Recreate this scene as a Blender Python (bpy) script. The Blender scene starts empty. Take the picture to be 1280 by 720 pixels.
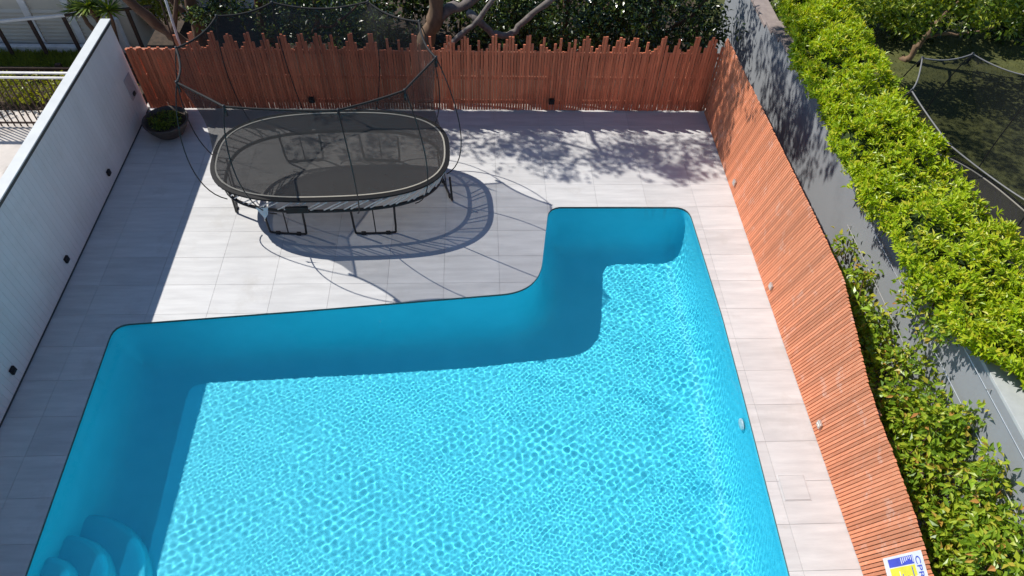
import bpy, bmesh, math, random
import numpy as np
from mathutils import Vector, Matrix
from mathutils.geometry import delaunay_2d_cdt
random.seed(7); rng = np.random.default_rng(7)
scene = bpy.context.scene
COL = scene.collection

# ------------------------------------------------------------------ camera
CAM_ROWS = [[0.998636, -0.0386751, 0.0350753], [-0.0079993, -0.7771945, -0.6292096], [0.0515951, 0.6280709, -0.7764438]]
cam = bpy.data.cameras.new('camera'); cam.sensor_fit = 'HORIZONTAL'; cam.sensor_width = 36.0
cam.lens = 24.4168; cam.clip_start = 0.1; cam.clip_end = 800
camo = bpy.data.objects.new('camera', cam); COL.objects.link(camo)
R = CAM_ROWS
camo.matrix_world = Matrix(((R[0][0], -R[1][0], -R[2][0], 0.0), (R[0][1], -R[1][1], -R[2][1], 0.0),
                            (R[0][2], -R[1][2], -R[2][2], 8.0), (0, 0, 0, 1)))
scene.camera = camo

# ------------------------------------------------------------------ light
SUN_TRAVEL = Vector((0.78, -0.42, -1.0)).normalized()
to_sun = -SUN_TRAVEL
elev = math.asin(to_sun.z); azim = math.atan2(to_sun.x, to_sun.y)
world = bpy.data.worlds.new('World'); scene.world = world; world.use_nodes = True
wn = world.node_tree.nodes; wl = world.node_tree.links
for n in list(wn): wn.remove(n)
sky = wn.new('ShaderNodeTexSky'); sky.sky_type = 'NISHITA'; sky.sun_disc = False
sky.sun_elevation = elev; sky.sun_rotation = azim; sky.air_density = 1.0; sky.dust_density = 0.0; sky.ozone_density = 4.0
bg = wn.new('ShaderNodeBackground'); bg.inputs['Strength'].default_value = 0.112
wo = wn.new('ShaderNodeOutputWorld'); wl.new(sky.outputs[0], bg.inputs[0]); wl.new(bg.outputs[0], wo.inputs[0])
sun = bpy.data.lights.new('sun', 'SUN'); sun.energy = 4.7; sun.angle = math.radians(0.5); sun.color = (1.0, 0.96, 0.895)
sun.cycles.is_caustics_light = True
suno = bpy.data.objects.new('sun', sun); COL.objects.link(suno)
suno.rotation_euler = SUN_TRAVEL.to_track_quat('-Z', 'Y').to_euler()
scene.view_settings.view_transform = 'Standard'; scene.view_settings.look = 'None'
scene.view_settings.exposure = 0.17; scene.view_settings.gamma = 1.0; scene.view_settings.use_curve_mapping = False
scene.render.engine = 'CYCLES'
scene.cycles.use_denoising = True
scene.cycles.transparent_max_bounces = 24
scene.cycles.max_bounces = 10; scene.cycles.diffuse_bounces = 5

# ------------------------------------------------------------------ helpers
class MB:
    def __init__(s): s.v = []; s.f = []
    def add(s, vs, fs):
        o = len(s.v); s.v.extend([tuple(p) for p in vs]); s.f.extend([tuple(i + o for i in f) for f in fs]); return s
    def box(s, x0, x1, y0, y1, z0, z1):
        return s.add([(x0,y0,z0),(x1,y0,z0),(x1,y1,z0),(x0,y1,z0),(x0,y0,z1),(x1,y0,z1),(x1,y1,z1),(x0,y1,z1)],
                     [(0,3,2,1),(4,5,6,7),(0,1,5,4),(1,2,6,5),(2,3,7,6),(3,0,4,7)])
    def bar(s, a, b, w, h, up=(0,0,1)):
        a = Vector(a); b = Vector(b); d = (b - a).normalized(); u = Vector(up)
        if abs(d.dot(u)) > .98: u = Vector((1,0,0))
        sx = d.cross(u).normalized() * (w/2); sz = d.cross(sx).normalized() * (h/2)
        c = [a-sx-sz, a+sx-sz, a+sx+sz, a-sx+sz]; e = [p + (b-a) for p in c]
        return s.add(c + e, [(0,1,2,3),(7,6,5,4),(0,4,5,1),(1,5,6,2),(2,6,7,3),(3,7,4,0)])
    def tube(s, pts, r, n=8, closed=False, cap=True):
        P = [Vector(p) for p in pts]; m = len(P); rr = r if hasattr(r, '__len__') else [r]*m
        vs = []; ref = None
        for i, p in enumerate(P):
            if closed: d = P[(i+1) % m] - P[i-1]
            else: d = P[min(i+1, m-1)] - P[max(i-1, 0)]
            d.normalize()
            if ref is None: ref = Vector((0,0,1)) if abs(d.z) < .9 else Vector((1,0,0))
            a = d.cross(ref)
            if a.length < 1e-4: a = d.cross(Vector((.3,.9,.2)))
            a.normalize(); b = a.cross(d).normalized(); ref = b
            for k in range(n):
                t = 2*math.pi*k/n; vs.append(p + (a*math.cos(t) + b*math.sin(t))*rr[i])
        fs = []
        for i in range(m if closed else m-1):
            j = (i+1) % m
            for k in range(n): fs.append((i*n+k, i*n+(k+1)%n, j*n+(k+1)%n, j*n+k))
        if cap and not closed: fs.append(tuple(range(n))[::-1]); fs.append(tuple((m-1)*n+k for k in range(n)))
        return s.add(vs, fs)
    def mesh(s, name, mat, smooth=False):
        me = bpy.data.meshes.new(name); me.from_pydata(s.v, [], s.f); me.update()
        bm = bmesh.new(); bm.from_mesh(me); bmesh.ops.recalc_face_normals(bm, faces=bm.faces); bm.to_mesh(me); bm.free()
        if smooth:
            for p in me.polygons: p.use_smooth = True
        me.materials.append(mat); return me
    def obj(s, name, mat, parent=None, smooth=False, bevel=0):
        return link(name, s.mesh(name, mat, smooth), parent, bevel)

def link(name, me, parent=None, bevel=0):
    o = bpy.data.objects.new(name, me); COL.objects.link(o)
    if parent is not None:
        o.parent = parent
    if bevel:
        b = o.modifiers.new('bevel', 'BEVEL'); b.width = bevel; b.segments = 2; b.limit_method = 'ANGLE'
    return o
def tag(o, label=None, cat=None, group=None, kind=None):
    if label: o['label'] = label
    if cat: o['category'] = cat
    if group: o['group'] = group
    if kind: o['kind'] = kind
    return o
def thing(name, label, cat, group=None, loc=(0,0,0)):
    o = bpy.data.objects.new(name, None); COL.objects.link(o); o.location = loc; o.empty_display_size = .1
    return tag(o, label, cat, group)
def np_mesh(name, V, F, mat, smooth=False):
    """V (n,3), F (m,k) numpy arrays"""
    me = bpy.data.meshes.new(name); n, m, k = len(V), len(F), F.shape[1]
    me.vertices.add(n); me.vertices.foreach_set('co', np.ascontiguousarray(V, dtype=np.float32).ravel())
    me.loops.add(m*k); me.loops.foreach_set('vertex_index', np.ascontiguousarray(F, dtype=np.int32).ravel())
    me.polygons.add(m); me.polygons.foreach_set('loop_start', np.arange(0, m*k, k, dtype=np.int32))
    me.polygons.foreach_set('loop_total', np.full(m, k, dtype=np.int32))
    me.polygons.foreach_set('use_smooth', np.full(m, smooth, dtype=bool))
    me.update(); me.validate(); me.materials.append(mat); return me
def unit(a): return a / np.maximum(np.linalg.norm(a, axis=1, keepdims=True), 1e-9)
def leaf_mesh(name, C, D, N, L, W, mat, fold=.25):
    """leaves at C pointing along D, upper side N; each a folded blade of two triangles pairs (own island)"""
    D = unit(D); S = unit(np.cross(D, N)); U = unit(np.cross(S, D)); L = L[:, None]; W = W[:, None]
    b = C; t = C + D*L - U*L*.12; m = C + D*L*.48 - U*W*fold*.4
    l = C + D*L*.45 + S*W*.5 + U*W*fold; r = C + D*L*.45 - S*W*.5 + U*W*fold
    n = len(C); V = np.stack([b, l, t, r, m], 1).reshape(-1, 3); i = np.arange(n)[:, None]*5
    F = np.stack([i+[0,4,1], i+[1,4,2], i+[0,3,4], i+[4,3,2]], 1).reshape(-1, 3)
    return np_mesh(name, V, F, mat)
def rand_dirs(n): return unit(rng.normal(size=(n, 3)))

# ------------------------------------------------------------------ materials
def mat_new(name):
    m = bpy.data.materials.new(name); m.use_nodes = True; nt = m.node_tree
    for n in list(nt.nodes): nt.nodes.remove(n)
    return m, nt, nt.nodes.new('ShaderNodeOutputMaterial')
def N(nt, t, **kw):
    n = nt.nodes.new(t)
    for k, v in kw.items():
        if k in n.inputs: n.inputs[k].default_value = v
        else: setattr(n, k, v)
    return n
def ramp(nt, fac, stops):
    r = nt.nodes.new('ShaderNodeValToRGB'); el = r.color_ramp.elements
    while len(el) < len(stops): el.new(.5)
    for e, (p, c) in zip(el, stops): e.position = p; e.color = (*c, 1) if len(c) == 3 else c
    nt.links.new(fac, r.inputs[0]); return r
def pbr(name, c1, c2=None, rough=.6, scale=6, detail=6, stretch=(1,1,1), bump=0, bscale=60, spec=.5, metallic=0, per_object=0, per_island=0, coords='Object', dirt=None):
    m, nt, out = mat_new(name); b = N(nt, 'ShaderNodeBsdfPrincipled'); nt.links.new(b.outputs[0], out.inputs[0])
    b.inputs['Roughness'].default_value = rough; b.inputs['Metallic'].default_value = metallic; b.inputs['Specular IOR Level'].default_value = spec
    c2 = c2 or tuple(x*.8 for x in c1)
    tc = N(nt, 'ShaderNodeTexCoord'); mp = N(nt, 'ShaderNodeMapping'); mp.inputs['Scale'].default_value = stretch
    if coords == 'World':
        g = N(nt, 'ShaderNodeNewGeometry'); nt.links.new(g.outputs['Position'], mp.inputs[0])
    else: nt.links.new(tc.outputs[coords], mp.inputs[0])
    no = N(nt, 'ShaderNodeTexNoise', Scale=scale, Detail=detail, Roughness=.6); nt.links.new(mp.outputs[0], no.inputs['Vector'])
    r = ramp(nt, no.outputs['Fac'], [(.3, c2), (.7, c1)]); col = r.outputs[0]
    def vary(sock, amt):
        nonlocal col
        h = N(nt, 'ShaderNodeHueSaturation'); mr = N(nt, 'ShaderNodeMapRange'); mr.inputs[3].default_value = 1-amt; mr.inputs[4].default_value = 1+amt
        nt.links.new(sock, mr.inputs[0]); nt.links.new(mr.outputs[0], h.inputs['Value']); nt.links.new(col, h.inputs['Color']); col = h.outputs[0]
    if per_object: vary(N(nt, 'ShaderNodeObjectInfo').outputs['Random'], per_object)
    if per_island: vary(N(nt, 'ShaderNodeNewGeometry').outputs['Random Per Island'], per_island)
    if dirt:
        dc, ds, dlo, dhi = dirt
        n2 = N(nt, 'ShaderNodeTexNoise', Scale=ds, Detail=8, Roughness=.7); g2 = N(nt, 'ShaderNodeNewGeometry'); nt.links.new(g2.outputs['Position'], n2.inputs['Vector'])
        mr = N(nt, 'ShaderNodeMapRange'); mr.inputs[1].default_value = dlo; mr.inputs[2].default_value = dhi; nt.links.new(n2.outputs['Fac'], mr.inputs[0])
        mx = N(nt, 'ShaderNodeMixRGB'); mx.inputs[2].default_value = (*dc, 1); nt.links.new(mr.outputs[0], mx.inputs[0]); nt.links.new(col, mx.inputs[1]); col = mx.outputs[0]
    nt.links.new(col, b.inputs['Base Color'])
    if bump:
        n3 = N(nt, 'ShaderNodeTexNoise', Scale=bscale, Detail=5); nt.links.new(mp.outputs[0], n3.inputs['Vector'])
        bp = N(nt, 'ShaderNodeBump', Strength=bump, Distance=.01); nt.links.new(n3.outputs['Fac'], bp.inputs['Height']); nt.links.new(bp.outputs[0], b.inputs['Normal'])
    return m
def leaf_mat(name, stops, rough=.4, transl=.3, spec=.5):
    m, nt, out = mat_new(name); g = N(nt, 'ShaderNodeNewGeometry')
    r = ramp(nt, g.outputs['Random Per Island'], stops)
    b = N(nt, 'ShaderNodeBsdfPrincipled', Roughness=rough); b.inputs['Specular IOR Level'].default_value = spec
    nt.links.new(r.outputs[0], b.inputs['Base Color'])
    t = N(nt, 'ShaderNodeBsdfTranslucent'); h = N(nt, 'ShaderNodeHueSaturation', Saturation=1.15, Value=1.3, Hue=.485)
    nt.links.new(r.outputs[0], h.inputs['Color']); nt.links.new(h.outputs[0], t.inputs[0])
    mx = N(nt, 'ShaderNodeMixShader', Fac=transl); nt.links.new(b.outputs[0], mx.inputs[1]); nt.links.new(t.outputs[0], mx.inputs[2]); nt.links.new(mx.outputs[0], out.inputs[0])
    return m
def mesh_fabric(name, color, opacity, rough=.7):
    """open weave cloth: part of the light goes straight through the holes"""
    m, nt, out = mat_new(name); t = N(nt, 'ShaderNodeBsdfTransparent'); b = N(nt, 'ShaderNodeBsdfPrincipled', Roughness=rough)
    b.inputs['Base Color'].default_value = (*color, 1); b.inputs['Specular IOR Level'].default_value = .3
    no = N(nt, 'ShaderNodeTexNoise', Scale=9, Detail=4); tc = N(nt, 'ShaderNodeTexCoord'); nt.links.new(tc.outputs['Object'], no.inputs['Vector'])
    mr = N(nt, 'ShaderNodeMapRange'); mr.inputs[3].default_value = opacity-.05; mr.inputs[4].default_value = opacity+.05; nt.links.new(no.outputs['Fac'], mr.inputs[0])
    mx = N(nt, 'ShaderNodeMixShader'); nt.links.new(mr.outputs[0], mx.inputs[0]); nt.links.new(t.outputs[0], mx.inputs[1]); nt.links.new(b.outputs[0], mx.inputs[2]); nt.links.new(mx.outputs[0], out.inputs[0])
    return m

M = {}
M['tile'] = pbr('tile', (.615,.61,.60), (.475,.47,.465), rough=.55, scale=1.6, detail=9, stretch=(.8,6,1), bump=.12, bscale=30, per_object=.06, dirt=((.45,.435,.41), 1.3, .56, .78), coords='World')
M['grout'] = pbr('grout', (.50,.49,.48), rough=.9)
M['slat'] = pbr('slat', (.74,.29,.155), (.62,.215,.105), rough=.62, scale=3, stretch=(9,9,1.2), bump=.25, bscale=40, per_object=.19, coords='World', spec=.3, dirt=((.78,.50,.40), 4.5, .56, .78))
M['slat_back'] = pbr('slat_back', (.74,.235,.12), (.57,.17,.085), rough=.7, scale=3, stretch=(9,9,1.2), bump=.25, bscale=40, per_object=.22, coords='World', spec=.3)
M['rail'] = pbr('rail', (.40,.17,.10), rough=.7)
M['whitewall'] = pbr('whitewall', (.76,.76,.77), (.72,.72,.73), rough=.6, scale=2, per_object=.02, coords='World', stretch=(1,1,.25), dirt=((.64,.64,.63), 1.4, .5, .8))
M['cap'] = pbr('cap', (.60,.62,.61), (.52,.54,.53), rough=.6, scale=5)
M['capdark'] = pbr('capdark', (.04,.055,.055), rough=.5)
M['greywall'] = pbr('greywall', (.275,.292,.31), (.25,.265,.282), rough=.75, scale=1.5, bump=.15, bscale=25, coords='World', dirt=((.22,.232,.245), 1.1, .55, .8))
M['greycap'] = pbr('greycap', (.46,.48,.475), (.38,.40,.395), rough=.8, scale=7, coords='World')
M['stonecap'] = pbr('stonecap', (.34,.28,.255), (.25,.20,.185), rough=.85, scale=9)
M['wire'] = pbr('wire', (.75,.75,.75), rough=.3, metallic=.6)
M['black'] = pbr('black', (.012,.012,.013), rough=.42)
M['blackcloth'] = pbr('blackcloth', (.012,.011,.011), rough=.8)
M['darkmetal'] = pbr('darkmetal', (.02,.02,.022), rough=.4, metallic=.5)
M['silver'] = pbr('silver', (.62,.60,.57), rough=.35, metallic=.7)
M['white'] = pbr('white', (.8,.8,.8), rough=.4)
M['rodwhite'] = pbr('rodwhite', (.75,.74,.73), rough=.4)
M['cream'] = pbr('cream', (.72,.68,.58), rough=.6)
M['mat'] = mesh_fabric('mat', (.052,.048,.046), .84)
M['net'] = mesh_fabric('net', (.024,.023,.023), .49)
M['hedge'] = leaf_mat('hedge', [(0,(.20,.32,.012)), (.35,(.36,.50,.016)), (.75,(.50,.60,.025)), (1,(.62,.56,.06))], rough=.38, transl=.35)
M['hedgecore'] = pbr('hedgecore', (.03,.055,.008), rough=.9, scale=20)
M['vine'] = leaf_mat('vine', [(0,(.10,.20,.014)), (.5,(.25,.37,.022)), (.85,(.42,.49,.04)), (.97,(.52,.42,.06)), (1,(.55,.25,.08))], rough=.38, transl=.3)
M['darkleaf'] = leaf_mat('darkleaf', [(0,(.010,.026,.006)), (.55,(.024,.052,.011)), (.8,(.08,.13,.025)), (1,(.20,.26,.06))], rough=.25, transl=.22, spec=.8)  # brighter top stops paint sunlit glints into random leaves
M['midleaf'] = leaf_mat('midleaf', [(0,(.05,.10,.012)), (.6,(.14,.22,.022)), (1,(.32,.36,.05))], rough=.35, transl=.3)
M['canopyleaf'] = leaf_mat('canopyleaf', [(0,(.06,.12,.012)), (.5,(.20,.30,.025)), (1,(.44,.47,.06))], rough=.35, transl=.35)
M['palecord'] = pbr('palecord', (.22,.215,.21), rough=.6)
M['yellowleaf'] = leaf_mat('yellowleaf', [(0,(.14,.19,.02)), (1,(.36,.36,.04))], rough=.4, transl=.4)
M['bark'] = pbr('bark', (.15,.085,.05), (.07,.04,.025), rough=.9, scale=7, stretch=(1,1,.35), bump=.7, bscale=16)
M['barkpale'] = pbr('barkpale', (.25,.16,.095), (.10,.065,.04), rough=.9, scale=7, stretch=(1,1,.35), bump=.7, bscale=14)
M['barkgrey'] = pbr('barkgrey', (.22,.19,.17), (.09,.075,.065), rough=.9, scale=8, bump=.6, bscale=18)
M['soil'] = pbr('soil', (.075,.05,.032), (.03,.02,.013), rough=.95, scale=9, bump=.8, bscale=40)
M['concrete'] = pbr('concrete', (.64,.585,.53), (.48,.44,.40), rough=.9, scale=2.2, bump=.2, coords='World', dirt=((.24,.19,.15), 1.6, .55, .75))
M['lawn'] = pbr('lawn', (.11,.115,.028), (.05,.062,.017), rough=.95, scale=5, bump=.8, bscale=90, coords='World')
M['grass'] = leaf_mat('grass', [(0,(.12,.17,.02)), (1,(.30,.34,.05))], rough=.6, transl=.3)
M['lawnblade'] = leaf_mat('lawnblade', [(0,(.09,.11,.02)), (1,(.19,.19,.05))], rough=.7, transl=.3)
M['beige'] = pbr('beige', (.60,.55,.45), (.53,.48,.40), rough=.7, scale=3, per_object=.03, coords='World')
M['offwhite'] = pbr('offwhite', (.78,.76,.73), rough=.7)
M['timberdark'] = pbr('timberdark', (.06,.03,.02), (.03,.017,.012), rough=.8, scale=8)
M['pot'] = pbr('pot', (.10,.085,.075), (.055,.045,.04), rough=.7, scale=9)
M['housewall'] = pbr('housewall', (.55,.55,.52), rough=.8, scale=2)

def pool_material():
    m, nt, out = mat_new('pool_shell'); b = N(nt, 'ShaderNodeBsdfPrincipled', Roughness=.5); b.inputs['Specular IOR Level'].default_value = .2
    no = N(nt, 'ShaderNodeTexNoise', Scale=2.5, Detail=6); g = N(nt, 'ShaderNodeNewGeometry'); nt.links.new(g.outputs['Position'], no.inputs['Vector'])
    r = ramp(nt, no.outputs['Fac'], [(.3, (.085,.67,.81)), (.7, (.10,.71,.85))]); nt.links.new(r.outputs[0], b.inputs['Base Color']); nt.links.new(b.outputs[0], out.inputs[0])
    return m
M['pool'] = pool_material()
def water_material():
    m, nt, out = mat_new('water'); gb = N(nt, 'ShaderNodeBsdfGlass', IOR=1.33, Roughness=0.0); gb.inputs[0].default_value = (.97,.995,1,1)
    nt.links.new(gb.outputs[0], out.inputs[0]); return m
M['water'] = water_material()

# ------------------------------------------------------------------ layout (metres; z=0 is the top of the deck)
XL, XR, YB = -5.909, 4.345, 10.725          # white wall face, slatted side fence, slatted back fence
XG = 5.2                                    # grey wall face

def smooth_loop(corners, per=8):
    """closed outline with rounded corners: (x, y, radius)"""
    out = []; n = len(corners)
    for i in range(n):
        p0 = Vector(corners[i-1][:2]); p = Vector(corners[i][:2]); p1 = Vector(corners[(i+1) % n][:2]); r = corners[i][2]
        a = (p0-p).normalized(); b = (p1-p).normalized(); ang = a.angle(b); t = min(r/math.tan(ang/2), .48*min((p0-p).length, (p1-p).length))
        A = p + a*t; B = p + b*t
        k = max(3, int(per*max(1, t*3)))
        for j in range(k+1):
            s = j/k; out.append(A*(1-s)**2 + p*2*s*(1-s) + B*s**2)
    return [(q.x, q.y) for q in out]
POOL = smooth_loop([(-4.86,.9,.25), (3.47,.9,.25), (3.56,4.6,.0001), (3.58,5.9,.0001), (3.53,8.17,.26), (1.20,8.18,.26), (.93,6.41,.72), (-2.45,6.09,.0001), (-5.03,5.87,.22)])
def resample(loop, step):
    P = np.array(loop); Q = np.vstack([P, P[:1]]); seg = np.linalg.norm(np.diff(Q, axis=0), axis=1); s = np.concatenate([[0], np.cumsum(seg)])
    n = int(s[-1]/step); t = np.linspace(0, s[-1], n, endpoint=False)
    return np.stack([np.interp(t, s, Q[:,0]), np.interp(t, s, Q[:,1])], 1)
def inside(pts, poly):
    x, y = pts[:,0], pts[:,1]; c = np.zeros(len(pts), bool); P = np.array(poly); n = len(P)
    for i in range(n):
        x0, y0 = P[i]; x1, y1 = P[i-1]
        if y0 == y1: continue
        k = ((y0 > y) != (y1 > y)) & (x < (x1-x0)*(y-y0)/(y1-y0)+x0); c ^= k
    return c
def dist_to(pts, poly):
    P = np.array(poly); d = np.full(len(pts), 1e9)
    for i in range(len(P)):
        a = P[i-1]; b = P[i]; ab = b-a; t = np.clip(((pts-a)@ab)/max(ab@ab, 1e-12), 0, 1); d = np.minimum(d, np.linalg.norm(pts-(a+t[:,None]*ab), axis=1))
    return d
POOLR = resample(POOL, .045)

# ------------------------------------------------------------------ setting
def sheet(name, x0, x1, y0, y1, z0, z1, mat):
    return tag(MB().box(x0,x1,y0,y1,z0,z1).obj(name, mat), kind='structure')
tag(MB().add([(-150,-150,-2.1),(150,-150,-2.1),(150,150,-2.1),(-150,150,-2.1)], [(0,1,2,3)]).obj('ground', M['soil']), kind='structure')
sheet('garden_soil', -6.6, 6.5, 10.98, 60, -2.09, -.75, M['soil'])
sheet('kerb_strip', XL-.1, XG-.02, YB+.09, YB+.25, -2.08, -.02, M['concrete'])
sheet('garden_bed', XR+.06, XG-.005, -2, YB+.08, -2.07, -.06, M['soil'])
sheet('driveway', -60, XL-.14, -8, 11.5, -2.05, -.62, M['concrete'])
sheet('grass_bed', -60, -6.62, 11.51, 13.45, -2.06, -.60, M['soil'])
sheet('lawn', XG+.26, 60, -8, 60, -2.04, 0, M['lawn'])

# deck base with the pool cut out, tiles on top
deck = bpy.data.objects.new('deck', None); COL.objects.link(deck); tag(deck, kind='structure')
def cdt(points, edges):
    r = delaunay_2d_cdt([Vector(p) for p in points], edges, [], 0, 1e-6); return r[0], r[2]
def plate(rect, hole, z0, z1, name, mat, parent, erode=0):
    x0, x1, y0, y1 = rect; pts = [(x0,y0),(x1,y0),(x1,y1),(x0,y1)]; eds = [(0,1),(1,2),(2,3),(3,0)]
    o = len(pts); h = [tuple(p) for p in hole]; pts += h; eds += [(o+i, o+(i+1) % len(h)) for i in range(len(h))]
    vs, fs = cdt(pts, eds); V = np.array([(v.x, v.y) for v in vs])
    F = [f for f in fs if len(f) == 3]; Cn = np.array([V[list(f)].mean(0) for f in F])
    ok = (Cn[:,0] > x0) & (Cn[:,0] < x1) & (Cn[:,1] > y0) & (Cn[:,1] < y1) & ~inside(Cn, hole)
    F = [f for f, k in zip(F, ok) if k]
    if not F: return None
    bm = bmesh.new(); used = sorted({i for f in F for i in f}); mp = {i: bm.verts.new((V[i,0], V[i,1], z1)) for i in used}
    for f in F:
        try: bm.faces.new([mp[i] for i in f])
        except ValueError: pass
    bmesh.ops.recalc_face_normals(bm, faces=bm.faces)
    for f in bm.faces:
        if f.normal.z < 0: f.normal_flip()
    r = bmesh.ops.extrude_face_region(bm, geom=list(bm.faces)); 
    for v in [g for g in r['geom'] if isinstance(g, bmesh.types.BMVert)]: v.co.z = z0
    bmesh.ops.recalc_face_normals(bm, faces=bm.faces)
    me = bpy.data.meshes.new(name); bm.to_mesh(me); bm.free(); me.materials.append(mat); return link(name, me, parent)
def offset_loop(P, d):
    T = np.roll(P, -1, 0) - np.roll(P, 1, 0); T = unit(np.c_[T, np.zeros(len(T))])[:, :2]
    return P + np.stack([T[:,1], -T[:,0]], 1)*d       # d > 0: outwards (counter-clockwise outline)
HOLE = resample([tuple(p) for p in offset_loop(POOLR, .0)], .06)
plate((XL+.002, XR+.055, -2.6, YB+.085), resample([tuple(p) for p in offset_loop(POOLR, .02)], .08), -.12, -.006, 'deck_base', M['grout'], deck)
hmin = HOLE.min(0); hmax = HOLE.max(0); gap = .0019
ys = [10.84 - .5325*k for k in range(26)]; xs = [-5.909] + [-5.46 + .83*k for k in range(12)] + [XR+.05]
shared = {}
for j in range(len(ys)-1):
    for i in range(len(xs)-1):
        x0, x1, y1, y0 = xs[i]+gap, xs[i+1]-gap, ys[j]-gap, ys[j+1]+gap
        if x1-x0 < .02: continue
        g = np.array([(x, y) for x in np.linspace(x0,x1,9) for y in np.linspace(y0,y1,7)]); ins = inside(g, HOLE)
        if ins.all() and dist_to(g, HOLE).min() > .02: continue
        if not ins.any() and (x1 < hmin[0] or x0 > hmax[0] or y1 < hmin[1] or y0 > hmax[1] or dist_to(g, HOLE).min() > .12):
            key = (round(x1-x0, 4), round(y1-y0, 4))
            if key not in shared: shared[key] = MB().box(-(x1-x0)/2, (x1-x0)/2, -(y1-y0)/2, (y1-y0)/2, -.02, 0).mesh('tile', M['tile'])
            o = link('tile', shared[key], deck); o.location = ((x0+x1)/2, (y0+y1)/2, rng.uniform(-.0007, .0007))
        else: plate((x0,x1,y0,y1), HOLE, -.02, 0, 'tile', M['tile'], deck)

# ------------------------------------------------------------------ pool
pool = thing('swimming_pool', 'blue fibreglass swimming pool with an alcove and curved corner steps', 'pool', loc=(-.7, 4.5, 0))
PO = Vector(pool.location)
def pool_depth(x): return np.interp(x, [-5, -3.8, 0, 2.2, 3.6], [1.17, 1.20, 1.34, 1.29, 1.30])
def build_shell():
    rings = [(0, 0.0), (.012, .36), (.03, .58), (.06, .74), (.11, .865), (.18, .94), (.28, .985), (.40, 1.0)]
    base = resample([tuple(p) for p in POOLR], .05); pts = [tuple(p) for p in base]; n0 = len(pts); eds = [(i, (i+1) % n0) for i in range(n0)]
    for d, _ in rings[1:]:
        q = offset_loop(base, -d); dd = dist_to(q, base); ok = inside(q, base) & (dd > d*.97); pts += [tuple(p) for p in q[ok]]
    gx, gy = np.meshgrid(np.arange(-5, 3.6, .16), np.arange(.9, 8.2, .16)); g = np.stack([gx.ravel(), gy.ravel()], 1)
    g = g[inside(g, base)]; g = g[dist_to(g, base) > .46]; pts += [tuple(p) for p in g]
    vs, fs = cdt(pts, eds); V = np.array([(v.x, v.y) for v in vs]); F = np.array([f for f in fs if len(f) == 3])
    Cn = V[F].mean(1); F = F[inside(Cn, base)]
    d = dist_to(V, base); z = -pool_depth(V[:,0])*np.interp(d, [a for a,_ in rings], [b for _,b in rings]) - .012
    # make winding upwards
    a = V[F[:,1]]-V[F[:,0]]; b = V[F[:,2]]-V[F[:,0]]; flip = a[:,0]*b[:,1]-a[:,1]*b[:,0] < 0; F[flip] = F[flip][:, ::-1]
    me = np_mesh('shell', np.c_[V[:,0]-PO.x, V[:,1]-PO.y, z], F, M['pool'], smooth=True)
    return link('shell', me, pool)
build_shell()
wlp = resample([tuple(p) for p in POOLR], .06); wi = offset_loop(wlp, -.003); n = len(wlp)
M['edgedark'] = pbr('edgedark', (.10,.13,.12), (.05,.07,.06), rough=.5, scale=12)  # thin dark strip just below the deck edge, all round the pool
MB().add([(p[0]-PO.x,p[1]-PO.y,-.004) for p in wi]+[(p[0]-PO.x,p[1]-PO.y,-.034) for p in wi], [(k,(k+1)%n,n+(k+1)%n,n+k) for k in range(n)]).obj('dark_edge_strip', M['edgedark'], pool)
# half-round entry steps at the wall
def step(cx, cy, r, top, bottom):
    prof = [(r-.14, top), (r-.07, top-.012), (r-.02, top-.05), (r+.01, top-.12), (r+.03, bottom)]; n = 40; mb = MB(); vs = [(cx-PO.x, cy-PO.y, top)]; fs = []
    for k in range(n+1):
        t = -math.pi/2 + math.pi*k/n
        for rr, z in prof: vs.append((cx-PO.x+rr*math.cos(t), cy-PO.y+rr*math.sin(t), z))
    m = len(prof)
    for k in range(n):
        a = 1+k*m; b = a+m; fs.append((0, a, b))
        for q in range(m-1): fs.append((a+q, a+q+1, b+q+1, b+q))
    return mb.add(vs, fs).obj('step', M['pool'], pool, smooth=True)
for r, top in ((1.02, -.95), (.68, -.65), (.36, -.35)): step(-4.93, 2.45, r, top, top-.34)
fit = MB(); n = 24; vs = []; fs = []
for r, dx in ((.085, 0), (.085, -.018), (.07, -.03), (.035, -.034)):
    for k in range(n): vs.append((3.525+dx-PO.x, 4.28+r*math.cos(2*math.pi*k/n)-PO.y, -.30+r*math.sin(2*math.pi*k/n)))
for q in range(3):
    for k in range(n): fs.append((q*n+k, q*n+(k+1)%n, (q+1)*n+(k+1)%n, (q+1)*n+k))
fs.append(tuple(3*n+k for k in range(n))); fit.add(vs, fs); fit.obj('return_fitting', M['white'], pool, smooth=True)
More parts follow.
